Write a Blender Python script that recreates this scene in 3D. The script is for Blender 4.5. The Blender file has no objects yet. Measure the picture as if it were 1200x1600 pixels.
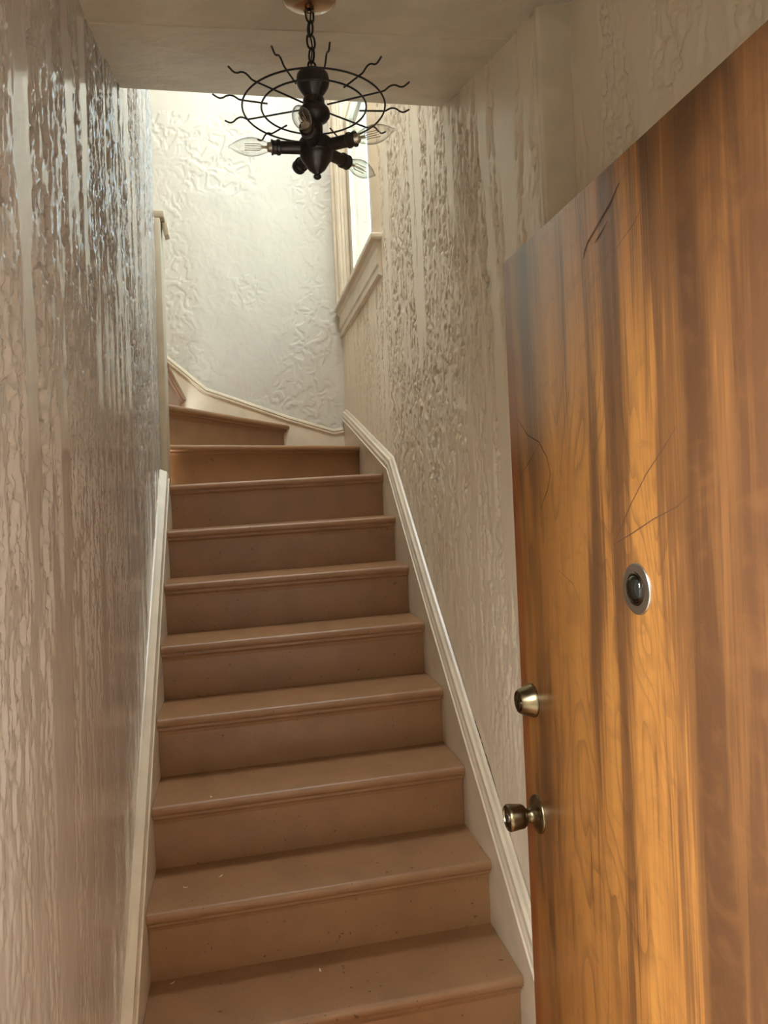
import bpy, bmesh, math, random
import numpy as np
from mathutils import Vector, Matrix
random.seed(7)
scene = bpy.context.scene
COL = scene.collection

# ------------------------------------------------------------------ camera
camd = bpy.data.cameras.new('camera'); camo = bpy.data.objects.new('camera', camd); COL.objects.link(camo)
camd.sensor_fit = 'VERTICAL'; camd.sensor_height = 36.0
camd.lens = 1170.55 / 1600 * 36.0
camd.clip_start = 0.02
R_ = Vector((0.980673, -0.190040, -0.046534)); U_ = Vector((0.048898, 0.007770, 0.998774)); F_ = Vector((0.189446, 0.981746, -0.016913))
camo.matrix_world = Matrix(((R_.x, U_.x, -F_.x, 0.2936), (R_.y, U_.y, -F_.y, -1.62011), (R_.z, U_.z, -F_.z, 1.4464), (0, 0, 0, 1)))
scene.camera = camo

# ------------------------------------------------------------------ daylight: overcast sky
world = bpy.data.worlds.new('overcast_sky'); scene.world = world; world.use_nodes = True
wn = world.node_tree.nodes; bg = wn['Background']
bg.inputs['Color'].default_value = (0.86, 0.94, 1.0, 1.0)
bg.inputs['Strength'].default_value = 16.0
def portal(name, loc, rot, sx, sy):
    l = bpy.data.lights.new(name, 'AREA'); l.shape = 'RECTANGLE'; l.size = sx; l.size_y = sy
    l.cycles.is_portal = True
    o = bpy.data.objects.new(name, l); o.location = loc; o.rotation_euler = rot; COL.objects.link(o)
portal('window_light_portal', (1.16, 2.33, 3.70), (0, math.radians(90), 0), 2.2, 1.1)
portal('added_skylight_portal', (0.46, 1.11, 5.33), (0, 0, 0), 0.88, 0.88)  # unseen skylight, added to brighten the stairwell
portal('doorway_light_portal', (0.447, -1.13, 0.98), (math.radians(90), 0, 0), 0.84, 1.98)
vs = scene.view_settings
vs.view_transform = 'Standard'; vs.look = 'None'; vs.gamma = 1.0; vs.use_curve_mapping = False
vs.exposure = 1.12

# ------------------------------------------------------------------ material helpers
def new_mat(name):
    m = bpy.data.materials.new(name); m.use_nodes = True
    nt = m.node_tree; return m, nt, nt.nodes['Principled BSDF']
def N(nt, kind, **kw):
    n = nt.nodes.new(kind)
    for k, v in kw.items(): setattr(n, k, v)
    return n
def L(nt, a, b): nt.links.new(a, b)
def coords(nt, scale, loc=(0, 0, 0)):
    tc = N(nt, 'ShaderNodeTexCoord'); mp = N(nt, 'ShaderNodeMapping')
    mp.inputs['Scale'].default_value = scale; mp.inputs['Location'].default_value = loc
    L(nt, tc.outputs['Object'], mp.inputs['Vector']); return mp.outputs['Vector']
def noise(nt, vec, scale=1.0, detail=2.0, rough=0.5, dist=0.0):
    n = N(nt, 'ShaderNodeTexNoise'); n.inputs['Scale'].default_value = scale; n.inputs['Detail'].default_value = detail
    n.inputs['Roughness'].default_value = rough; n.inputs['Distortion'].default_value = dist
    L(nt, vec, n.inputs['Vector']); return n.outputs['Fac']
def smooth(nt, v, a, b, lo=0.0, hi=1.0):
    n = N(nt, 'ShaderNodeMapRange', interpolation_type='SMOOTHSTEP')
    n.inputs['From Min'].default_value = a; n.inputs['From Max'].default_value = b
    n.inputs['To Min'].default_value = lo; n.inputs['To Max'].default_value = hi
    L(nt, v, n.inputs['Value']); return n.outputs['Result']
def math_(nt, op, a, b=None):
    n = N(nt, 'ShaderNodeMath', operation=op)
    for i, x in enumerate((a, b)):
        if x is None: continue
        if isinstance(x, (int, float)): n.inputs[i].default_value = x
        else: L(nt, x, n.inputs[i])
    return n.outputs[0]
def mixc(nt, f, a, b, mode='MIX'):
    n = N(nt, 'ShaderNodeMix', data_type='RGBA', blend_type=mode)
    if isinstance(f, (int, float)): n.inputs[0].default_value = f
    else: L(nt, f, n.inputs[0])
    for i, x in ((6, a), (7, b)):
        if isinstance(x, tuple): n.inputs[i].default_value = (*x, 1.0)
        else: L(nt, x, n.inputs[i])
    return n.outputs[2]
def bump(nt, bsdf, h, dist, strength=1.0):
    b = N(nt, 'ShaderNodeBump'); b.inputs['Distance'].default_value = dist; b.inputs['Strength'].default_value = strength
    L(nt, h, b.inputs['Height']); L(nt, b.outputs['Normal'], bsdf.inputs['Normal'])
def srgb(r, g, b):
    f = lambda c: (c / 255 / 12.92) if c / 255 <= 0.04045 else ((c / 255 + 0.055) / 1.055) ** 2.4
    return (f(r), f(g), f(b))

def wall_material(name, col, rough):
    # thick gloss paint over plaster; the plaster relief itself is modelled in the mesh
    m, nt, b = new_mat(name)
    v = noise(nt, coords(nt, (6, 6, 3)), 1.0, 2.0)
    L(nt, mixc(nt, v, col, tuple(x * 0.9 for x in col)), b.inputs['Base Color'])
    bump(nt, b, noise(nt, coords(nt, (170, 170, 110)), 1.0, 2.0), 0.0003)
    b.inputs['Roughness'].default_value = rough
    return m
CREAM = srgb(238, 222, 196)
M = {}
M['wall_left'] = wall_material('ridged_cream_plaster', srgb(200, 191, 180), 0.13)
M['wall_right'] = wall_material('combed_cream_plaster', CREAM, 0.36)
M['wall_back'] = wall_material('trowelled_cream_plaster', srgb(204, 198, 184), 0.40)
M['wall_plain'] = wall_material('plain_plaster', CREAM, 0.5)

def paint(name, col, rough, wob=0.0006, chips=None):
    m, nt, b = new_mat(name)
    v = noise(nt, coords(nt, (9, 9, 9)), 1.0, 3.0)
    c = mixc(nt, smooth(nt, v, 0.35, 0.7), col, tuple(x * 0.88 for x in col))
    if chips:
        s = smooth(nt, noise(nt, coords(nt, (70, 70, 70)), 1.0, 2.0), 0.715, 0.73)
        c = mixc(nt, math_(nt, 'MULTIPLY', s, 0.8), c, chips)
    L(nt, c, b.inputs['Base Color']); b.inputs['Roughness'].default_value = rough
    hh = math_(nt, 'ADD', noise(nt, coords(nt, (25, 25, 25)), 1.0, 3.0), math_(nt, 'MULTIPLY', noise(nt, coords(nt, (260, 260, 260)), 1.0, 1.0), 0.15))
    bump(nt, b, hh, wob)
    return m
M['trim'] = paint('cream_gloss_paint', srgb(222, 207, 182), 0.33, 0.0006)
M['ceiling'] = paint('dull_cream_ceiling_paint', srgb(206, 194, 172), 0.40, 0.003)
M['step'] = paint('tan_floor_paint', srgb(152, 112, 76), 0.42, 0.0012, srgb(84, 60, 42))
M['floor'] = paint('worn_brown_floorboards', srgb(176, 122, 74), 0.45, 0.001)
M['ground'] = paint('grey_concrete', srgb(150, 146, 138), 0.8, 0.002)
M['side_blocker'] = paint('dark_side_blocker_paint', srgb(92, 80, 70), 0.8, 0.002)  # dark so the added outside wall bounces little light indoors
M['post'] = paint('beige_post_paint', srgb(200, 186, 160), 0.40, 0.0008)

def metal(name, col, rough):
    m, nt, b = new_mat(name)
    v = noise(nt, coords(nt, (40, 40, 40)), 1.0, 3.0)
    L(nt, mixc(nt, v, col, tuple(x * 0.7 for x in col)), b.inputs['Base Color'])
    b.inputs['Metallic'].default_value = 1.0; b.inputs['Roughness'].default_value = rough; return m
M['brass'] = metal('antique_brass', srgb(128, 114, 88), 0.26)
M['nickel'] = metal('satin_nickel', srgb(205, 198, 186), 0.36)
M['copper'] = metal('brushed_copper', srgb(190, 160, 130), 0.25)
M['dark'] = metal('key_slot_shadow', srgb(40, 34, 28), 0.5)
m, nt, b = new_mat('oil_rubbed_black_metal'); b.inputs['Base Color'].default_value = (0.022, 0.019, 0.017, 1)
b.inputs['Metallic'].default_value = 0.2; b.inputs['Roughness'].default_value = 0.32; M['black'] = m
m, nt, b = new_mat('filament'); b.inputs['Base Color'].default_value = (0.45, 0.38, 0.25, 1); b.inputs['Roughness'].default_value = 0.5; M['filament'] = m

def thin_glass(name, tint, gloss, edge=1.0):
    m = bpy.data.materials.new(name); m.use_nodes = True; nt = m.node_tree; nt.nodes.clear()
    out = N(nt, 'ShaderNodeOutputMaterial'); mix = N(nt, 'ShaderNodeMixShader'); tr = N(nt, 'ShaderNodeBsdfTransparent'); gl = N(nt, 'ShaderNodeBsdfGlossy')
    lw = N(nt, 'ShaderNodeLayerWeight'); lw.inputs['Blend'].default_value = 0.5
    fac = math_(nt, 'ADD', math_(nt, 'MULTIPLY', math_(nt, 'POWER', lw.outputs['Facing'], 3.0), gloss), 0.04)
    L(nt, mixc(nt, math_(nt, 'POWER', lw.outputs['Facing'], 2.5), tint, tuple(x * edge for x in tint)), tr.inputs['Color']); gl.inputs['Roughness'].default_value = 0.03
    L(nt, fac, mix.inputs[0]); L(nt, tr.outputs[0], mix.inputs[1]); L(nt, gl.outputs[0], mix.inputs[2]); L(nt, mix.outputs[0], out.inputs[0])
    return m
M['pane'] = thin_glass('window_glass', (0.37, 0.42, 0.44), 0.5)
M['bulb'] = thin_glass('bulb_glass', (0.96, 0.96, 0.95), 0.85, 0.35)
M['lens'] = thin_glass('peephole_glass', (0.75, 0.75, 0.72), 0.8)

m, nt, b = new_mat('inner_glass'); b.inputs['Base Color'].default_value = (0.03, 0.03, 0.027, 1); b.inputs['Roughness'].default_value = 0.05; M['inner'] = m
def door_wood():
    m, nt, b = new_mat('varnished_birch_veneer')
    tc = N(nt, 'ShaderNodeTexCoord'); sp = N(nt, 'ShaderNodeSeparateXYZ'); L(nt, tc.outputs['Object'], sp.inputs[0])
    u = math_(nt, 'MULTIPLY', math_(nt, 'ADD', sp.outputs['Y'], 0.14), -1.0 / 0.81)         # 0 at lock edge, 1 at hinges
    big = noise(nt, coords(nt, (1, 4.2, 0.75), (0, 1.3, 0.4)), 1.0, 2.0, 0.5, 0.9)
    mid = noise(nt, coords(nt, (1, 22, 1.3), (0, 0.2, 2.0)), 1.0, 4.0, 0.6, 0.7)
    thin = noise(nt, coords(nt, (1, 210, 4.0)), 1.0, 3.0, 0.6, 0.2)
    t = math_(nt, 'ADD', math_(nt, 'MULTIPLY', big, 0.50), math_(nt, 'ADD', math_(nt, 'MULTIPLY', mid, 0.34), math_(nt, 'MULTIPLY', thin, 0.16)))
    wob = math_(nt, 'ADD', u, math_(nt, 'MULTIPLY', math_(nt, 'SUBTRACT', mid, 0.5), 0.05))
    heart = math_(nt, 'MULTIPLY', smooth(nt, wob, 0.745, 0.785), 0.8)       # darker heartwood leaf of the veneer
    t = math_(nt, 'SUBTRACT', t, math_(nt, 'MULTIPLY', heart, 0.17))
    vein = math_(nt, 'MULTIPLY', smooth(nt, wob, 0.50, 0.535), smooth(nt, wob, 0.61, 0.575))
    t = math_(nt, 'SUBTRACT', t, math_(nt, 'MULTIPLY', vein, 0.055))
    cr = N(nt, 'ShaderNodeValToRGB'); L(nt, t, cr.inputs[0])
    K = srgb(78, 50, 30); D = srgb(110, 72, 40); P = srgb(154, 102, 50); A = srgb(188, 132, 62)
    el = cr.color_ramp.elements; el[0].position = 0.33; el[0].color = (*K, 1); el[1].position = 0.66; el[1].color = (*A, 1)
    for p, c in ((0.43, D), (0.475, P), (0.55, srgb(170, 116, 58))): e = el.new(p); e.color = (*c, 1)
    rv = noise(nt, coords(nt, (1, 5.0, 1.15), (0, 2.1, 4.0)), 1.0, 2.0, 0.5, 0.6)
    rings = math_(nt, 'FRACT', math_(nt, 'MULTIPLY', rv, 15.0))
    rl = math_(nt, 'MULTIPLY', smooth(nt, rings, 0.60, 0.99), smooth(nt, noise(nt, coords(nt, (1, 3, 1.5), (4, 0, 0)), 1.0, 2.0), 0.40, 0.58))
    c = mixc(nt, math_(nt, 'MULTIPLY', rl, 0.45), cr.outputs[0], K)
    curl = noise(nt, coords(nt, (1, 14, 16), (1, 1, 1)), 1.0, 3.0, 0.6, 1.5)
    c = mixc(nt, smooth(nt, curl, 0.48, 0.72, 0.0, 0.35), c, D)
    lip = math_(nt, 'SUBTRACT', 1.0, smooth(nt, u, 0.046, 0.050))                                     # hardwood lipping down the lock edge
    c = mixc(nt, math_(nt, 'MULTIPLY', lip, 0.75), c, mixc(nt, thin, srgb(120, 60, 30), srgb(164, 92, 46)))
    L(nt, c, b.inputs['Base Color']); b.inputs['Roughness'].default_value = 0.30
    bump(nt, b, math_(nt, 'ADD', thin, math_(nt, 'MULTIPLY', curl, 2.0)), 0.0003)
    return m
M['door'] = door_wood()
m, nt, b = new_mat('dark_scuff'); b.inputs['Base Color'].default_value = (*srgb(88, 60, 42), 1); b.inputs['Roughness'].default_value = 0.6; M['scuff'] = m

# ------------------------------------------------------------------ mesh helpers
class MB:
    def __init__(s): s.v = []; s.f = []; s.sm = []
    def add(s, verts, faces, smooth_=False):
        o = len(s.v); s.v += [tuple(p) for p in verts]
        for f in faces: s.f.append([o + i for i in f]); s.sm.append(smooth_)
        return s
    def box(s, x0, x1, y0, y1, z0, z1, shear=None):
        v = [(x, y, z) for z in (z0, z1) for y in (y0, y1) for x in (x0, x1)]
        if shear: v = [shear(*p) for p in v]
        return s.add(v, [(0, 2, 3, 1), (4, 5, 7, 6), (0, 1, 5, 4), (2, 6, 7, 3), (0, 4, 6, 2), (1, 3, 7, 5)])
    def prism(s, pts, fn0, fn1):
        n = len(pts); v = [fn0(p) for p in pts] + [fn1(p) for p in pts]
        return s.add(v, [list(range(n))[::-1], list(range(n, 2 * n))] + [(i, (i + 1) % n, n + (i + 1) % n, n + i) for i in range(n)])
    def lathe(s, prof, origin, axis=(0, 0, 1), seg=32, cap=True):
        ax = Vector(axis).normalized(); t = Vector((1, 0, 0)) if abs(ax.x) < 0.9 else Vector((0, 1, 0))
        a = ax.cross(t).normalized(); c = ax.cross(a); o = Vector(origin); v = []; f = []
        for (r, h) in prof:
            for k in range(seg):
                q = 2 * math.pi * k / seg; v.append(o + ax * h + (a * math.cos(q) + c * math.sin(q)) * r)
        for i in range(len(prof) - 1):
            for k in range(seg):
                k2 = (k + 1) % seg; f.append((i * seg + k, i * seg + k2, (i + 1) * seg + k2, (i + 1) * seg + k))
        if cap:
            if prof[0][0] > 1e-6: f.append(tuple(range(seg))[::-1])
            if prof[-1][0] > 1e-6: f.append(tuple((len(prof) - 1) * seg + k for k in range(seg)))
        return s.add(v, f, True)
    def tube(s, path, r, seg=8, closed=False):
        P = [Vector(p) for p in path]; n = len(P); v = []; f = []; up = None
        for i in range(n):
            if closed: t = P[(i + 1) % n] - P[i - 1]
            else: t = P[min(i + 1, n - 1)] - P[max(i - 1, 0)]
            t.normalize()
            if up is None:
                up = Vector((0, 0, 1)) if abs(t.z) < 0.9 else Vector((1, 0, 0))
            a = t.cross(up).normalized(); up = a.cross(t).normalized()
            for k in range(seg):
                q = 2 * math.pi * k / seg; v.append(P[i] + (a * math.cos(q) + up * math.sin(q)) * r)
        m = n if closed else n - 1
        for i in range(m):
            j = (i + 1) % n
            for k in range(seg):
                k2 = (k + 1) % seg; f.append((i * seg + k, i * seg + k2, j * seg + k2, j * seg + k))
        if not closed: f.append(tuple(range(seg))[::-1]); f.append(tuple((n - 1) * seg + k for k in range(seg)))
        return s.add(v, f, True)
    def mold(s, path, prof, fn):
        # profile (a = offset across the run, b = proud of wall) mitred along a 2-D path
        n = len(path); m = len(prof); P = [Vector(p) for p in path]; v = []; f = []
        for i in range(n):
            d0 = (P[i] - P[i - 1]).normalized() if i else None; d1 = (P[i + 1] - P[i]).normalized() if i < n - 1 else None
            d0 = d0 or d1; d1 = d1 or d0; n0 = Vector((-d0.y, d0.x)); n1 = Vector((-d1.y, d1.x)); mi = (n0 + n1).normalized(); mi /= max(mi.dot(n0), 0.3)
            for (a, b_) in prof:
                q = P[i] + mi * a; v.append(fn(q.x, q.y, b_))
        for i in range(n - 1):
            for k in range(m):
                k2 = (k + 1) % m; f.append((i * m + k, i * m + k2, (i + 1) * m + k2, (i + 1) * m + k))
        f.append(tuple(range(m))[::-1]); f.append(tuple((n - 1) * m + k for k in range(m)))
        return s.add(v, f)
    def build(s, name, mat, parent=None, bevel=0.0, seg=2):
        me = bpy.data.meshes.new(name); me.from_pydata(s.v, [], s.f); me.materials.append(M[mat])
        for p, q in zip(me.polygons, s.sm): p.use_smooth = q
        bm = bmesh.new(); bm.from_mesh(me); bmesh.ops.recalc_face_normals(bm, faces=bm.faces)
        if bevel: bmesh.ops.bevel(bm, geom=[e for e in bm.edges if len(e.link_faces) == 2 and e.calc_face_angle() > 0.5], offset=bevel, segments=seg, affect='EDGES', profile=0.5)
        bm.to_mesh(me); bm.free()
        if bevel:
            for p in me.polygons: p.use_smooth = True
            me.set_sharp_from_angle(angle=0.6)
        elif any(s.sm): me.set_sharp_from_angle(angle=0.7)
        o = bpy.data.objects.new(name, me); COL.objects.link(o)
        if parent: o.parent = parent; o.matrix_parent_inverse = parent.matrix_world.inverted()
        return o
def empty(name, loc):
    o = bpy.data.objects.new(name, None); o.location = loc; o.empty_display_size = 0.05; COL.objects.link(o)
    o.matrix_world = Matrix.Translation(loc); return o
def tag(o, label, cat, kind=None, group=None):
    o['label'] = label; o['category'] = cat
    if kind: o['kind'] = kind
    if group: o['group'] = group
    return o

# ------------------------------------------------------------------ dimensions
H, G, NO, W = 0.195, 0.22515, 0.032, 0.953           # rise, going, nosing overhang, stair width
XR, XN = 0.973, 1.048                                # right wall, set-back right wall by the door
YB = 2.985                                           # back wall face
YE = 1.75                                            # free end of the left wall
TOP = 5.2
TILT = 0.0159
def lx(y, z): return -0.007 + 0.0225 * (z - 2.69) - 0.024 * (y - 1.745)      # left wall leans a little
def tilt(x, y, z): return (x, y, z + TILT * (x - W / 2))
def czl(y): return 2.665 + 0.27 * (y - 0.655)                                  # sloping soffit
YC = 0.655

# ------------------------------------------------------------------ plaster relief
def vnoise(u, v, seed):
    t = np.random.RandomState(seed).rand(256, 256)
    iu = np.floor(u).astype(int); iv = np.floor(v).astype(int); fu = u - iu; fv = v - iv
    fu = fu * fu * (3 - 2 * fu); fv = fv * fv * (3 - 2 * fv)
    g = lambda i, j: t[i % 256, j % 256]
    return (g(iu, iv) * (1 - fu) + g(iu + 1, iv) * fu) * (1 - fv) + (g(iu, iv + 1) * (1 - fu) + g(iu + 1, iv + 1) * fu) * fv
def sstep(a, b, x): t = np.clip((x - a) / (b - a), 0, 1); return t * t * (3 - 2 * t)
def combed(u, v, seed, fade, amp=1.0, bias=0.0):
    # short upright gouges gathered in columns: u along the wall, v up (metres); returns depth in metres
    w = (vnoise(u / 0.05, v / 0.09, seed) - 0.5) * 0.018
    u2 = u + w + (vnoise(u / 0.3, v / 0.5, seed + 9) - 0.5) * 0.03
    v2 = v + (vnoise(u / 0.02, v / 0.02, seed + 7) - 0.5) * 0.02
    n = 0.45 * vnoise(u2 / 0.0105, v2 / 0.048, seed + 1) + 0.33 * vnoise(u2 / 0.0085, v2 / 0.017, seed + 2) + 0.22 * vnoise(u2 / 0.0062, v2 / 0.009, seed + 8)
    col = 0.55 * vnoise(u2 / 0.042, v / 0.85, seed + 3) + 0.30 * vnoise(u2 / 0.18, v / 0.30, seed + 4) + 0.15 * vnoise(u2 / 0.02, v / 0.20, seed + 10)
    mk = sstep(0.40 - bias, 0.60 - bias, col) * fade
    pit = sstep(0.485, 0.555, n) * mk
    lump = vnoise(u / 0.09, v / 0.16, seed + 5) * 0.0022 + vnoise(u / 0.016, v / 0.03, seed + 6) * 0.0004
    rim = sstep(0.38, 0.47, n) * (1 - sstep(0.47, 0.51, n)) * mk
    return (pit * 0.0050 - rim * 0.0014) * amp + lump
def trowelled(u, v, seed, fade):
    wu = u + (vnoise(u / 0.06, v / 0.06, seed) - 0.5) * 0.06; wv = v + (vnoise(u / 0.06, v / 0.06, seed + 1) - 0.5) * 0.06
    n = 0.6 * vnoise(wu / 0.024, wv / 0.030, seed + 2) + 0.4 * vnoise(wu / 0.011, wv / 0.014, seed + 3)
    mk = (0.25 + 0.75 * sstep(0.35, 0.6, vnoise(u / 0.2, v / 0.25, seed + 4))) * fade
    return sstep(0.44, 0.58, n) * mk * 0.0030 + vnoise(u / 0.1, v / 0.1, seed + 5) * 0.003
def relief(u0, u1, v0, v1, du, dv, fn, place, hole=None):
    nu = int(round((u1 - u0) / du)) + 1; nv = int(round((v1 - v0) / dv)) + 1
    uu, vv = np.meshgrid(np.linspace(u0, u1, nu), np.linspace(v0, v1, nv)); d = fn(uu, vv)
    co = np.stack(place(uu, vv, d), -1).reshape(-1, 3)
    i = np.arange(nu * nv).reshape(nv, nu); q = np.stack([i[:-1, :-1], i[:-1, 1:], i[1:, 1:], i[1:, :-1]], -1).reshape(-1, 4)
    if hole is not None:
        cu = (uu[:-1, :-1] + uu[1:, 1:]).ravel() / 2; cv = (vv[:-1, :-1] + vv[1:, 1:]).ravel() / 2
        q = q[~((cu > hole[0]) & (cu < hole[1]) & (cv > hole[2]) & (cv < hole[3]))]
    return co, q
def relief_object(name, mat, grid, backing, flip):
    co, q = grid
    if flip: q = q[:, ::-1]
    bc = np.array(backing.v); bq = np.array(backing.f)
    allc = np.concatenate([co, bc]); allq = np.concatenate([q, bq + len(co)])
    me = bpy.data.meshes.new(name); me.vertices.add(len(allc)); me.vertices.foreach_set('co', allc.ravel())
    me.loops.add(allq.size); me.loops.foreach_set('vertex_index', allq.ravel().astype(np.int32))
    me.polygons.add(len(allq)); me.polygons.foreach_set('loop_start', np.arange(0, allq.size, 4, dtype=np.int32))
    sm = np.zeros(len(allq), bool); sm[:len(q)] = True; me.polygons.foreach_set('use_smooth', sm)
    me.update(calc_edges=True); me.materials.append(M[mat])
    o = bpy.data.objects.new(name, me); COL.objects.link(o); return o

# ------------------------------------------------------------------ shell
mb = MB(); v = []
for (y, z) in ((-1.0, -0.02), (YE, -0.02), (YE, TOP), (-1.0, TOP)): v.append((lx(y, z) - 0.007, y, z))
for (y, z) in ((-1.0, -0.02), (YE, -0.02), (YE, TOP), (-1.0, TOP)): v.append((lx(y, z) - 0.11, y, z))
mb.add(v, [(0, 1, 2, 3), (7, 6, 5, 4), (0, 4, 5, 1), (1, 5, 6, 2), (2, 6, 7, 3), (3, 7, 4, 0)])
g = relief(-1.0, YE, 0.0, 3.45, 0.0036, 0.0055, lambda u, v: combed(u, v, 11, 0.13 + 0.87 * sstep(0.95, 1.75, v - 0.15 * u), 1.5, 0.03),
           lambda u, v, d: (lx(u, v) - d + 0.0015, u, v))
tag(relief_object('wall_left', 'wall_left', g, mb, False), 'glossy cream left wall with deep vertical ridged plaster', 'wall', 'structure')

WY0, WY1, WZ0, WZ1 = 1.80, 2.83, 2.63, 4.75          # window opening
mb = MB()
for (y0, y1, z0, z1) in ((-0.088, YB, -0.02, WZ0), (-0.088, YB, WZ1, TOP), (-0.088, WY0, WZ0, WZ1), (WY1, YB, WZ0, WZ1)):
    mb.box(XR + 0.007, XR + 0.17, y0, y1, z0, z1)
g = relief(-0.088, YB, 0.0, 3.75, 0.0048, 0.007, lambda u, v: combed(u, v, 41, 0.12 + 0.88 * sstep(0.20, 1.15, v - 0.62 * u), 1.4, 0.05),
           lambda u, v, d: (XR + d - 0.0015, u, v), (WY0, WY1, WZ0, WZ1))
tag(relief_object('wall_right', 'wall_right', g, mb, True), 'cream combed plaster wall right of the stairs, holding the window', 'wall', 'structure')
mb = MB().box(XN + 0.007, XN + 0.095, -1.0, -0.088, -0.02, 3.2)
g = relief(-1.0, -0.088, 0.0, 2.7, 0.0045, 0.006, lambda u, v: combed(u, v, 75, 1.0, 1.7, 0.10), lambda u, v, d: (XN + d - 0.0015, u, v))
tag(relief_object('wall_right_recess', 'wall_right', g, mb, True), 'set-back cream plaster wall behind the open wooden door', 'wall', 'structure')
ret = MB(); r = 0.009; pr = [(XN, -0.088), (XN, -0.094)] + [(XR - 0.002 + r - r * math.sin(a), -0.094 + r - r * math.cos(a)) for a in [i * math.pi / 12 for i in range(7)]] + [(XR - 0.002, -0.080), (XR + 0.01, -0.080), (XR + 0.01, -0.088)]
ret.prism(pr, lambda p: (p[0], p[1], 0.0), lambda p: (p[0], p[1], 3.2))
tag(ret.build('trim_1', 'trim'), 'smooth painted vertical corner strip where the right wall steps back', 'trim', 'structure')
g = relief(-0.5, XR + 0.02, 1.6, 3.8, 0.0055, 0.0055, lambda u, v: trowelled(u, v, 91, 1.0 - 0.0 * u), lambda u, v, d: (u, YB + d - 0.0015, v))
tag(relief_object('wall_back', 'wall_back', g, MB().box(-3.2, XR + 0.17, YB + 0.006, YB + 0.12, -0.02, TOP), False), 'cream trowelled plaster wall at the turn of the stairs', 'wall', 'structure')
# front wall around the doorway (behind the picture's edge)
mb = MB()
for (x0, x1, z0, z1) in ((-0.3, 0.03, -0.02, 3.2), (0.865, XN + 0.1, -0.02, 3.2), (0.03, 0.865, 1.96, 3.2)):
    mb.box(x0, x1, -1.12, -1.0, z0, z1)
mb.box(-8, -0.3, -1.12, -1.0, -0.12, 5.4); mb.box(XN + 0.1, 8, -1.12, -1.0, -0.12, 5.4); mb.box(-0.3, XN + 0.1, -1.12, -1.0, 3.2, 5.4)
tag(mb.build('wall_front', 'wall_plain'), 'plain front wall around the entry doorway', 'wall', 'structure')
# upper storey shell
tag(MB().box(-0.3, XR, YC - 0.1, YC, 2.68, TOP).build('wall_upper_front', 'wall_plain'), 'plain plaster wall above the low ceiling edge', 'wall', 'structure')
mb = MB().box(-3.3, -3.2, YE - 0.11, YB + 0.12, 1.5, TOP)
tag(mb.build('wall_upper_end', 'wall_plain'), 'plain plaster wall at the top of the upper flight', 'wall', 'structure')
tag(MB().box(-3.2, -0.14, YE - 0.11, YE, 1.5, TOP).build('wall_upper_side', 'wall_plain'), 'plain plaster wall beside the upper flight', 'wall', 'structure')
mb = MB()
for (x0, x1, y0, y1) in ((-3.3, 0.05, YC - 0.1, YB + 0.12), (0.87, XR + 0.17, YC - 0.1, YB + 0.12), (0.05, 0.87, YC - 0.1, 0.70), (0.05, 0.87, 1.52, YB + 0.12)): mb.box(x0, x1, y0, y1, TOP, TOP + 0.1)  # gap left for an added skylight over treads and right wall
tag(mb.build('ceiling_upper', 'ceiling'), 'plain ceiling high over the stairwell with an added skylight opening', 'ceiling', 'structure')
# sloping ceiling over the entry
mb = MB(); v = []
yz = [(-1.0, 2.30, 2.53), (0.055, 2.475, 2.518), (0.060, 2.479, 2.521), (0.065, 2.478, 2.520), (YC - 0.008, 2.663, 2.659), (YC, 2.670, 2.666)]
for y, zl, zr in yz: v += [(-0.09, y, zl), (XN + 0.09, y, zr)]
for y, zl, zr in yz: v += [(-0.09, y, 2.76), (XN + 0.09, y, 2.76)]
n = len(yz); f = [(2 * i, 2 * i + 1, 2 * i + 3, 2 * i + 2) for i in range(n - 1)] + [(2 * n + 2 * i, 2 * n + 2 * i + 2, 2 * n + 2 * i + 3, 2 * n + 2 * i + 1) for i in range(n - 1)]
f += [(0, 2 * n, 2 * n + 1, 1), (2 * n - 2, 2 * n - 1, 4 * n - 1, 4 * n - 2)]
for i in range(n - 1): f += [(2 * i, 2 * i + 2, 2 * n + 2 * i + 2, 2 * n + 2 * i), (2 * i + 1, 2 * n + 2 * i + 1, 2 * n + 2 * i + 3, 2 * i + 3)]
mb.add(v, f)
tag(mb.build('ceiling', 'ceiling'), 'low sloping cream ceiling with a plaster seam above the lamp', 'ceiling', 'structure')
tag(MB().box(-0.3, XN + 0.13, -1.12, YB + 0.1, -0.05, 0.0).build('floor', 'floor'), 'brown wooden floor at the foot of the stairs', 'floor', 'structure')
tag(MB().box(-14, 14, -10, -1.12, -0.25, -0.12).build('ground', 'ground'), 'grey concrete ground outside the doorway', 'ground', 'structure')

tag(MB().box(1.20, 1.42, -3.6, -1.12, -0.12, 5.4).build('added_side_blocker', 'side_blocker'), 'added dark wall blocking the sky right of the entry outside', 'wall', 'structure')  # unseen, added to keep sky light off the left wall
tag(MB().box(-14, -1.15, -3.8, -3.6, -0.12, 2.3).build('added_low_blocker', 'ground'), 'added low grey wall outside that lets in only steep sky light', 'wall', 'structure')  # unseen, added so light through the doorway falls steeply
tag(MB().box(-1.15, 14, -3.8, -3.6, -0.12, 5.6).build('added_tall_blocker', 'ground'), 'added tall grey wall blocking the sky outside the doorway', 'wall', 'structure')  # unseen, added to cut the sky light entering the doorway
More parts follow.
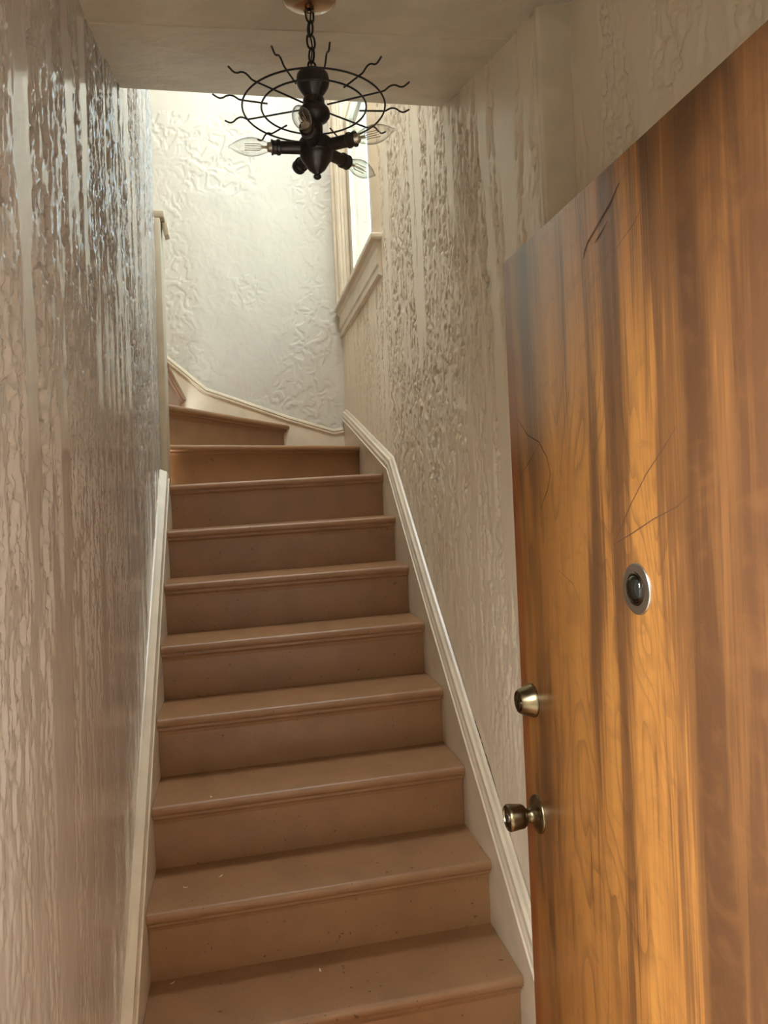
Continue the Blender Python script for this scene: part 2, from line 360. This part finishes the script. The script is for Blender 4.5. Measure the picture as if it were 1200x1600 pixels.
# ------------------------------------------------------------------ staircase
stair = tag(empty('staircase', (W / 2, 0.2, 0)), 'tan painted wooden staircase climbing to winders that turn left', 'staircase')
def tread(A, B, back, z, x_tilt=TILT, th=0.030):
    # A, B: left and right end of the nosing line; back: remaining plan corners from right to left
    A = Vector(A); B = Vector(B); d = (B - A).normalized(); inn = Vector((-d.y, d.x)); r = 0.013
    prof = []
    for i in range(6): q = math.pi / 2 * i / 5; prof.append((r - r * math.sin(q), -(r - r * math.cos(q))))
    for i in range(1, 6): q = math.pi / 2 * i / 5; prof.append((r - r * math.cos(q), -(th - r) - r * math.sin(q)))
    zz = lambda x: z + x_tilt * (x - W / 2)
    v = []; n = len(prof)
    for E_ in (A, B):
        for (s_, h_) in prof: p = E_ + inn * s_; v.append((p.x, p.y, zz(p.x) + h_))
    k = len(back)
    for (x, y) in back: v.append((x, y, zz(x)))
    for (x, y) in back: v.append((x, y, zz(x) - th))
    f = [(i, i + 1, n + i + 1, n + i) for i in range(n - 1)]
    top = [0, n] + [2 * n + i for i in range(k)]; bot = [n - 1, 2 * n - 1] + [2 * n + k + i for i in range(k)]
    f += [top, bot[::-1]]
    f += [tuple(range(n)) + (2 * n + 2 * k - 1, 2 * n + k - 1), tuple(range(2 * n - 1, n - 1, -1)) + (2 * n, 2 * n + k)]
    for i in range(k - 1): f.append((2 * n + i, 2 * n + i + 1, 2 * n + k + i + 1, 2 * n + k + i))
    m = MB().add(v, f, True)
    return m.build('tread', 'step', stair)
def strip(name, A, B, inset, depth, ztop, zbot, prof=None, tl=TILT):
    # board or cove under a nosing: runs parallel to A-B, set back by inset
    A = Vector(A); B = Vector(B); d = (B - A).normalized(); inn = Vector((-d.y, d.x)); v = []
    if abs(d.y) > 0.01: B = B + d * (inset * abs(d.y / d.x) if abs(d.x) > 0.6 else 0.0)
    if prof is None: prof = [(0, ztop), (depth, ztop), (depth, zbot), (0, zbot)]
    for E_ in (A, B):
        for (s_, z_) in prof: p = E_ + inn * (inset + s_); v.append((p.x, p.y, z_ + tl * (p.x - W / 2)))
    n = len(prof)
    f = [tuple(range(n)), tuple(range(2 * n - 1, n - 1, -1))] + [(i, (i + 1) % n, n + (i + 1) % n, n + i) for i in range(n)]
    return MB().add(v, f).build(name, 'step', stair)
def cove(A, B, z, tl=TILT):
    c = 0.018
    pr = [(0.0, z), (-c, z), (-c, z - 0.009), (-c + 0.004, z - 0.010)] + [(-c + 0.004 + (c - 0.005) * math.sin(a), z - 0.010 - (c - 0.002) * (1 - math.cos(a))) for a in (0.4, 0.8, 1.2, 1.57)] + [(0.0, z - 0.030)]
    strip('cove_moulding', A, B, NO, 0, 0, 0, pr, tl)
Z9, Z10, Z11 = 1.742, 1.925, 2.112
A9, B9 = (0.0, 1.905), (W, 2.405)
A10, B10 = (0.0, 1.90), (0.618, YB - 0.012)
A11, B11 = (0.012, 1.90), (0.016, YB - 0.012)
for k in range(1, 9):
    yn = k * G - NO; zt = k * H; e = 0.004
    back = [(W - 0.001, (k + 1) * G), (0.001, (k + 1) * G)]
    if k == 8: back = [(W - 0.001, 2.47), (0.001, 1.96)]
    tread((0.001, yn), (W - 0.001, yn), back, zt)
    strip('riser', (0.001, yn), (W - 0.001, yn), NO, 0.018, zt - 0.026, zt - H - 0.002)
    cove((0.001, yn), (W - 0.001, yn), zt - 0.030)
tread(A9, B9, [(W, YB - 0.012), (0.56, YB - 0.012), (0.0, 1.98)], Z9, 0.004)
strip('riser', A9, B9, NO, 0.018, Z9 - 0.024, 8 * H - 0.02, None, 0.004); cove(A9, B9, Z9 - 0.030, 0.004)
tread(A10, B10, [(0.02, YB - 0.012), (0.0, 1.99)], Z10, 0.0)
strip('riser', A10, B10, NO, 0.018, Z10 - 0.024, Z9 - 0.02, None, 0.0); cove(A10, B10, Z10 - 0.030, 0.0)
tread(A11, B11, [(-0.26, YB - 0.012), (-0.26, 1.90)], Z11, 0.0)
strip('riser', A11, B11, NO, 0.018, Z11 - 0.024, Z10 - 0.02, None, 0.0); cove(A11, B11, Z11 - 0.030, 0.0)
for k in range(1, 6):      # upper flight, climbing left behind the wall
    x = 0.014 - 0.225 * k; z = Z11 + 0.185 * k
    tread((x, 1.80), (x, YB - 0.012), [(x - 0.26 if k < 5 else -3.0, YB - 0.012), (x - 0.26 if k < 5 else -3.0, 1.80)], z, 0.0)
    strip('riser', (x, 1.80), (x, YB - 0.012), NO, 0.018, z - 0.030, z - 0.19)

# ------------------------------------------------------------------ skirtings with moulded caps
CAP = [(0.0, 0.0), (0.0, 0.011), (0.008, 0.013), (0.010, 0.008), (0.022, 0.007), (0.026, 0.010), (0.034, 0.006), (0.046, 0.004), (0.050, -0.004), (0.058, -0.010), (0.060, -0.018), (0.0, -0.018)]
# right
kink = (1.635, 1.570)
rpath = [(-0.05, 0.131), (0.5, 0.596), (1.07, 1.074), kink, (2.70, 1.872), (YB - 0.012, 1.945)]
sk = MB()
poly = [(0.0, -0.01)] + [(0.0, 0.173)] + rpath[1:] + [(YB - 0.012, 1.45), (1.9, 1.2), (0.35, -0.01)]
sk.prism(poly, lambda p: (W, p[0], p[1]), lambda p: (XR, p[0], p[1]))
s1 = tag(sk.build('trim_2', 'trim'), 'cream skirting board stepping up the right side of the stairs', 'trim', 'structure')
mo = MB(); mo.mold(rpath, [(a * 1.15, b_) for a, b_ in CAP], lambda u, v_, b_: (W - b_, u, v_)); mo.build('cap_moulding', 'trim', s1)
for off, w_ in ((0.0, 0.0022), (0.010, 0.0012)):
    ck = MB(); P = [(0.624, 0.775), (0.466, 0.646), (0.316, 0.513), (0.198, 0.408)]; v = []
    for y, z in P: v += [(XR - 0.0035, y, z - w_ + off), (XR - 0.0035, y, z + w_ + off), (XR + 0.004, y, z - w_ + off), (XR + 0.004, y, z + w_ + off)]
    ck.add(v, [q for i in range(3) for q in ((4 * i, 4 * i + 1, 4 * i + 5, 4 * i + 4), (4 * i + 1, 4 * i + 3, 4 * i + 7, 4 * i + 5), (4 * i + 2, 4 * i, 4 * i + 4, 4 * i + 6))]); ck.build('open_crack', 'scuff', s1)
# left
lpath = [(-0.05, 0.075), (0.5, 0.54), (1.06, 1.013), (1.715, 1.572)]
sk = MB(); poly = [(0.0, -0.01), (0.0, 0.117)] + lpath[1:] + [(1.745, 1.543), (1.90, 1.543), (1.90, 1.2), (0.35, -0.01)]
sk.prism(poly, lambda p: (0.0, p[0], p[1]), lambda p: (-0.036, p[0], p[1]))
s2 = tag(sk.build('trim_3', 'trim'), 'cream skirting board along the left wall beside the stairs', 'trim', 'structure')
mo = MB(); mo.mold(lpath, [(a, b_ * 0.7 - 0.002 if b_ > -0.015 else -0.036) for a, b_ in CAP[:8]] + [(0.050, -0.008), (0.054, -0.016), (0.058, -0.022), (0.060, -0.036), (0.0, -0.036)], lambda u, v_, b_: (b_, u, v_)); mo.build('cap_moulding', 'trim', s2)
# back
bpath = [(XR - 0.02, 1.868), (0.885, 1.858), (0.614, 1.945), (0.122, 2.130), (-0.12, 2.345), (-0.9, 2.95)]
sk = MB(); poly = bpath + [(-0.9, 1.9), (0.0, 1.6), (XR - 0.02, 1.6)]
sk.prism(poly, lambda p: (p[0], YB - 0.012, p[1]), lambda p: (p[0], YB, p[1]))
s3 = tag(sk.build('trim_4', 'trim'), 'cream skirting board following the winder steps on the back wall', 'trim', 'structure')
mo = MB(); mo.mold(bpath[::-1], [(a * 0.62, b_) for a, b_ in [(0, 0), (0, 0.009), (0.012, 0.011), (0.020, 0.003), (0.026, 0.003), (0.030, 0.009), (0.046, 0.007), (0.056, -0.004), (0.056, -0.012), (0, -0.012)]], lambda u, v_, b_: (u, YB - 0.012 - b_, v_)); mo.build('cap_moulding', 'trim', s3)

# ------------------------------------------------------------------ post at the end of the left wall
po = tag(empty('newel_post', (0, 1.8, 1.5)), 'slim beige board post with a cap at the left wall end', 'post')
px = lambda z: 0.0 + 0.0175 * (z - 1.66)
mb = MB(); v = []
for z in (1.545, 2.708):
    v += [(px(z) - 0.05, 1.752, z), (px(z), 1.752, z), (px(z), 1.898, z), (px(z) - 0.05, 1.898, z)]
mb.add(v, [(0, 3, 2, 1), (4, 5, 6, 7), (0, 1, 5, 4), (1, 2, 6, 5), (2, 3, 7, 6), (3, 0, 4, 7)]); mb.build('shaft', 'post', po, 0.003)
MB().box(-0.035, 0.037, 1.752, 1.90, 2.709, 2.742).build('cap', 'post', po, 0.005, 3)
br = MB(); br.prism([(0.020, 2.708), (0.044, 2.708), (0.050, 2.652), (0.030, 2.645)], lambda p: (p[0], 1.80, p[1]), lambda p: (p[0], 1.86, p[1])); br.build('rail_bracket', 'post', po, 0.003)

tag(MB().box(-1.3, -0.052, 1.752, 1.898, 1.3, 2.07).build('added_leak_blocker', 'trim'), 'added hidden box blocking stray light under the upper flight', 'trim', 'structure')  # hidden filler, added to stop light leaking past the post
# ------------------------------------------------------------------ window
win = tag(empty('window_1', (XR, (WY0 + WY1) / 2, WZ0)), 'tall cream framed window high on the right stairwell wall', 'window', 'structure')
def casing(name, y0, y1, z0, z1, steps):
    o = MB()
    for (a0, a1, p_) in steps: o.box(XR - p_, XR + 0.001, y0 + (y1 - y0) * a0, y0 + (y1 - y0) * a1, z0, z1)
    return o.build(name, 'trim', win)
casing('casing', WY1, WY1 + 0.125, WZ0, WZ1 + 0.1, [(0, 0.14, 0.016), (0.14, 0.80, 0.022), (0.80, 1.0, 0.034)])
casing('casing', WY0 - 0.125, WY0, WZ0, WZ1 + 0.1, [(0, 0.2, 0.034), (0.2, 0.86, 0.022), (0.86, 1.0, 0.016)])
MB().box(XR - 0.03, XR + 0.001, WY0 - 0.125, WY1 + 0.125, WZ1, WZ1 + 0.12).build('head_casing', 'trim', win)
st = MB(); st.box(XR - 0.050, XR + 0.15, WY0 - 0.15, WY1 + 0.135, WZ0 - 0.028, WZ0); st.build('stool', 'trim', win, 0.007, 3)
ap = MB(); pr = [(0, 0.0), (0.030, 0.0), (0.030, -0.016), (0.018, -0.026), (0.018, -0.060), (0.022, -0.064), (0.022, -0.104), (0.014, -0.112), (0.014, -0.130), (0.020, -0.136), (0.020, -0.150), (0.0, -0.155)]
ap.prism(pr, lambda p: (XR - p[0], WY0 - 0.125, WZ0 - 0.028 + p[1]), lambda p: (XR - p[0], WY1 + 0.125, WZ0 - 0.028 + p[1])); ap.build('apron', 'trim', win)
for y0, y1, nm in ((WY1 - 0.018, WY1, 'jamb'), (WY0, WY0 + 0.018, 'jamb')): MB().box(XR, XR + 0.17, y0, y1, WZ0, WZ1).build(nm, 'trim', win)
MB().box(XR, XR + 0.17, WY0 + 0.018, WY1 - 0.018, WZ1 - 0.018, WZ1).build('head_jamb', 'trim', win)
for y0, y1 in ((WY1 - 0.034, WY1 - 0.018), (WY0 + 0.018, WY0 + 0.034)):
    MB().box(XR + 0.016, XR + 0.036, y0, y1, WZ0, WZ1 - 0.018).build('stop_bead', 'trim', win, 0.003)
    MB().box(XR + 0.082, XR + 0.094, y0, y1, WZ0, WZ1 - 0.018).build('parting_bead', 'trim', win, 0.002)
sash = MB(); sx0, sx1 = XR + 0.042, XR + 0.078; a, c_ = WY0 + 0.02, WY1 - 0.02
zm = 3.70
for (y0, y1, z0, z1) in ((a, a + 0.045, WZ0 + 0.002, zm), (c_ - 0.10, c_, WZ0 + 0.002, zm), (a + 0.045, c_ - 0.10, WZ0 + 0.002, WZ0 + 0.07), (a + 0.045, c_ - 0.10, zm - 0.035, zm)): sash.box(sx0, sx1, y0, y1, z0, z1)
so = sash.build('sash', 'trim', win); MB().box(sx0 + 0.016, sx0 + 0.020, a + 0.04, c_ - 0.095, WZ0 + 0.065, zm - 0.03).build('pane', 'pane', so)
sash = MB(); sx0, sx1 = XR + 0.098, XR + 0.134
for (y0, y1, z0, z1) in ((a, a + 0.045, zm - 0.04, WZ1 - 0.02), (c_ - 0.10, c_, zm - 0.04, WZ1 - 0.02), (a + 0.045, c_ - 0.10, zm - 0.04, zm), (a + 0.045, c_ - 0.10, WZ1 - 0.07, WZ1 - 0.02)): sash.box(sx0, sx1, y0, y1, z0, z1)
so = sash.build('sash', 'trim', win); MB().box(sx0 + 0.016, sx0 + 0.020, a + 0.04, c_ - 0.095, zm - 0.005, WZ1 - 0.065).build('pane', 'pane', so)

# ------------------------------------------------------------------ open door
DX, DY0, DY1, DZ = 0.853, -0.95, -0.14, 1.923
door = tag(empty('door_1', (DX + 0.02, DY0, 0)), 'open varnished wooden slab door with brass locks and round viewer', 'door', 'structure')
MB().box(DX, DX + 0.04, DY0, DY1, 0.012, DZ).build('slab', 'door', door, 0.0025)
MX = (-1, 0, 0)
# deadbolt
db = MB().lathe([(0.0335, 0.0), (0.0335, 0.004), (0.0325, 0.006), (0.0235, 0.030), (0.0215, 0.032), (0.0200, 0.0312), (0.0200, 0.029), (0.0, 0.029)], (DX, -0.205, 1.03), MX, 40).build('deadbolt', 'brass', door); db['label'] = 'tapered antique brass deadbolt with a keyhole'
MB().lathe([(0.0125, 0.0), (0.0125, 0.0030), (0.0115, 0.004), (0.0, 0.004)], (DX - 0.0285, -0.205, 1.025), MX, 28).build('cylinder', 'brass', db)
MB().box(DX - 0.0335, DX - 0.032, -0.2063, -0.2037, 1.016, 1.033).build('keyhole', 'dark', db)
# knob
kb = MB().lathe([(0.0375, 0.0), (0.0375, 0.002), (0.0350, 0.005), (0.0270, 0.0075), (0.0200, 0.012), (0.0150, 0.017), (0.0140, 0.022), (0.0140, 0.030)], (DX, -0.205, 0.800), MX, 40).build('rose', 'brass', door)
kn = MB().lathe([(0.0140, 0.026), (0.0200, 0.029), (0.0235, 0.034), (0.0245, 0.044), (0.0265, 0.058), (0.0262, 0.063), (0.0240, 0.066), (0.0225, 0.0655), (0.0215, 0.063), (0.0, 0.062)], (DX, -0.205, 0.800), MX, 40).build('knob', 'brass', door); kn['label'] = 'antique brass keyed knob'
MB().lathe([(0.0080, 0.0), (0.0080, 0.003), (0.0070, 0.004), (0.0, 0.004)], (DX - 0.061, -0.205, 0.800), MX, 24).build('lock_cylinder', 'nickel', kn)
MB().box(DX - 0.0665, DX - 0.0648, -0.2062, -0.2038, 0.7945, 0.8055).build('keyhole', 'dark', kn)
# viewer
vc = (DX, -0.627, 1.300)
vr = MB().lathe([(0.0375, 0.0), (0.0375, 0.0015), (0.0365, 0.0028), (0.0262, 0.0042), (0.0250, 0.0040), (0.0250, 0.0005)], vc, MX, 48, False).build('viewer_ring', 'nickel', door); vr['label'] = 'round satin nickel door viewer ring'
MB().lathe([(0.0252, 0.0004), (0.0, 0.0004)], vc, MX, 32, False).build('viewer_tube', 'dark', vr)
MB().lathe([(0.0242, 0.0006), (0.0242, 0.0040), (0.0228, 0.0050), (0.0212, 0.0046), (0.0208, 0.0006)], vc, MX, 40, False).build('lens_bezel', 'brass', vr)
MB().lathe([(0.0208, 0.0008), (0.0203, 0.0045), (0.0180, 0.0085), (0.0120, 0.0115), (0.0, 0.0130)], vc, MX, 32, False).build('viewer_lens', 'lens', vr)
MB().lathe([(0.0150, 0.0006), (0.0145, 0.0030), (0.0090, 0.0050), (0.0, 0.0058)], vc, MX, 28, False).build('inner_lens', 'inner', vr)
for z in (0.25, 1.70):
    MB().tube([(DX - 0.008, DY0 - 0.006, z - 0.05), (DX - 0.008, DY0 - 0.006, z + 0.05)], 0.006, 12).build('hinge', 'brass', door)
def scuff(pts, w):
    m_ = MB(); P = [Vector((p[0], p[1])) for p in pts]; v = []
    for i, p in enumerate(P):
        d = (P[min(i + 1, len(P) - 1)] - P[max(i - 1, 0)]).normalized(); nn = Vector((-d.y, d.x)) * w * (0.35 if i in (0, len(P) - 1) else 1)
        v += [(DX - 0.0004, p.x - nn.x, p.y - nn.y), (DX - 0.0004, p.x + nn.x, p.y + nn.y)]
    m_.add(v, [(2 * i, 2 * i + 1, 2 * i + 3, 2 * i + 2) for i in range(len(P) - 1)]); return m_.build('scratch', 'scuff', door)
for pts, w_ in (([(-0.502, 1.815), (-0.508, 1.826), (-0.518, 1.835), (-0.556, 1.851), (-0.597, 1.869), (-0.623, 1.886)], 0.0022),
                ([(-0.543, 1.828), (-0.56, 1.834), (-0.585, 1.845)], 0.0018), ([(-0.597, 1.794), (-0.657, 1.814), (-0.695, 1.838)], 0.0006),
                ([(-0.188, 1.595), (-0.238, 1.558), (-0.29, 1.541), (-0.326, 1.509), (-0.337, 1.479), (-0.322, 1.45), (-0.286, 1.415)], 0.0014),
                ([(-0.188, 1.479), (-0.242, 1.508), (-0.299, 1.541)], 0.0009), ([(-0.564, 1.362), (-0.617, 1.421), (-0.664, 1.465), (-0.714, 1.501), (-0.745, 1.526)], 0.0009),
                ([(-0.56, 1.36), (-0.613, 1.378), (-0.675, 1.401), (-0.738, 1.42), (-0.767, 1.437)], 0.0009), ([(-0.355, 1.305), (-0.412, 1.286), (-0.438, 1.255)], 0.0007)):
    scuff(pts, w_)

# ------------------------------------------------------------------ chandelier
CX, CY = 0.480, -0.115
lamp = tag(empty('pendant_lamp', (CX, CY, czl(CY))), 'black metal pendant lamp with spiky wire rings and candle bulbs', 'lamp')
zc = lambda y: 2.452 - 0.0003637 * y
sl = math.atan(0.27); cn = Vector((0, math.sin(sl), -math.cos(sl)))
MB().lathe([(0.056, -0.001), (0.056, 0.003), (0.053, 0.012), (0.044, 0.020), (0.030, 0.025), (0.012, 0.027), (0.010, 0.031), (0.0, 0.031)], (CX, CY, czl(CY)), cn, 48).build('canopy', 'copper', lamp)
MB().tube([(CX, CY, czl(CY) - 0.024), (CX, CY, 2.425)], 0.006, 12).build('stem_loop', 'black', lamp)
# chain
nl = 5; z1, z0 = 2.432, 2.300; pitch = (z1 - z0) / nl
for i in range(nl):
    zc_ = z1 - pitch * (i + 0.5); hl = pitch / 2 + 0.0035; hw = 0.0092; pts = []
    for q in range(20):
        t = 2 * math.pi * q / 20; a_ = hw * math.cos(t); b_ = math.sin(t); b_ = math.copysign(abs(b_) ** 0.8, b_) * (hl - 0.0018)
        an = math.radians(25 + 90 * (i % 2)); pts.append((CX + a_ * math.cos(an), CY + a_ * math.sin(an), zc_ + b_))
    MB().tube(pts, 0.0022, 8, True).build('chain_link', 'black', lamp)
MB().tube([(CX + 0.002 * math.sin(i * 1.3), CY + 0.002 * math.cos(i * 1.7), 2.44 - i * 0.014) for i in range(11)], 0.0016, 6).build('cord', 'black', lamp)
prof = [(400, 0.0), (402, .012), (406, .026), (420, .0315), (440, .0328), (460, .0330), (480, .031), (505, .0255), (525, .020), (542, .0165), (546, .020), (552, .0215), (588, .0215), (592, .025), (605, .0295), (625, .0315), (645, .0305), (662, .026), (676, .019), (684, .0155), (762, .0155), (766, .026), (772, .031), (782, .0335), (846, .0335), (852, .0315), (855, .0330), (868, .0325), (884, .0290), (900, .0245), (918, .0205), (934, .0165), (946, .011), (955, .0065), (961, .0055), (967, .0080), (976, .0080), (984, .0050), (990, 0.0)]
body = MB().lathe([(r_, -(zc(400) - zc(y_))) for y_, r_ in prof], (CX, CY, zc(400)), (0, 0, 1), 40).build('body', 'black', lamp)
ZR = zc(600)
for nm, rr in (('outer_ring', 0.142), ('inner_ring', 0.1045)):
    MB().tube([(CX + rr * math.cos(t * math.pi / 36), CY + rr * math.sin(t * math.pi / 36), ZR) for t in range(72)], 0.0019, 8, True).build(nm, 'black', lamp)
for k in range(12):
    t = math.radians(2.5 + 30 * k); c, s = math.cos(t), math.sin(t); r0 = 0.028 if k % 2 else 0.092
    rad = [(r0, -0.0), (0.142, 0.003), (0.148, 0.004), (0.155, 0.0085), (0.160, 0.0105), (0.166, 0.0108), (0.172, 0.009), (0.178, 0.005), (0.184, 0.0035), (0.189, 0.005), (0.198, 0.0105)]
    MB().tube([(CX + r_ * c, CY + r_ * s, ZR + 0.003 + h_) for r_, h_ in rad], 0.0018, 8).build('wire_spoke', 'black', lamp)
ZH = zc(815)
for i, a_ in enumerate((-30, 42, 114, 186, 258)):
    t = math.radians(a_ - 5.5); d = Vector((math.cos(t), math.sin(t), -0.03)).normalized(); o = Vector((CX, CY, ZH)) + d * 0.028
    so = MB().lathe([(0.0120, 0.0), (0.0120, 0.042), (0.0150, 0.044), (0.0150, 0.049), (0.0130, 0.051), (0.0130, 0.057), (0.0148, 0.058), (0.0148, 0.061), (0.0110, 0.061), (0.0105, 0.045), (0.0, 0.045)], o, d, 28).build('socket', 'black', lamp)
    if a_ == 114: continue
    MB().lathe([(0.0095, 0.050), (0.0095, 0.066), (0.0075, 0.069)], o, d, 20).build('bulb_base', 'nickel', so)
    gl = [(0.0085, 0.062), (0.0095, 0.068), (0.0125, 0.076), (0.0160, 0.087), (0.0175, 0.098), (0.0172, 0.107), (0.0150, 0.117), (0.0112, 0.127), (0.0075, 0.134), (0.0042, 0.139), (0.0022, 0.144), (0.0, 0.147)]
    bu = MB().lathe(gl, o, d, 28, False).build('bulb', 'bulb', so); bu['label'] = 'clear flame-tip candle bulb'
    a2 = d.cross(Vector((0, 0, 1))).normalized(); u2 = a2.cross(d)
    fi = MB().tube([o + d * 0.064, o + d * 0.080], 0.0028, 8)
    for sx_ in (-1, 1):
        for sy_ in (-1, 1):
            q = a2 * 0.0042 * sx_ + u2 * 0.0042 * sy_; fi.tube([o + d * 0.080 + q * 0.5, o + d * 0.084 + q, o + d * 0.113 + q], 0.0008, 6)
    fi.build('filament', 'filament', so)

# ------------------------------------------------------------------ loose paint flakes on the lower treads
for i, (x, y, k, lab) in enumerate(((0.058, 0.43, 1, 'curled white paint flake on the lowest tread near the left skirting'), (0.446, 0.37, 1, 'small white paint flake in the middle of the lowest tread'),
                                    (0.094, 0.54, 2, 'white paint flake on the second tread nearest the left skirting'), (0.19, 0.575, 2, 'white paint flake toward the back of the second tread'),
                                    (0.17, 0.67, 3, 'white paint flake on the third tread near its nosing'))):
    z = k * H + TILT * (x - W / 2); a_ = 0.6 + i * 1.1; c, s_ = math.cos(a_), math.sin(a_); w_, l_ = 0.0022, 0.007; v = []
    for t in range(5):
        q = -1 + t / 2; hz = 0.0006 + 0.002 * q * q
        for e_ in (-1, 1):
            for th in (0.0, 0.0006): v.append((x + c * l_ * q - s_ * w_ * e_ * (1 - 0.4 * abs(q)), y + s_ * l_ * q + c * w_ * e_ * (1 - 0.4 * abs(q)), z + (hz if t != 2 else 0.0002) + th))
    f = []
    for t in range(4):
        o = 4 * t; f += [(o, o + 2, o + 6, o + 4), (o + 1, o + 5, o + 7, o + 3), (o, o + 4, o + 5, o + 1), (o + 2, o + 3, o + 7, o + 6)]
    f += [(0, 1, 3, 2), (16, 18, 19, 17)]
    tag(MB().add(v, f).build('paint_flake', 'trim'), lab, 'paint flake', None, 'paint flakes on the lower treads')
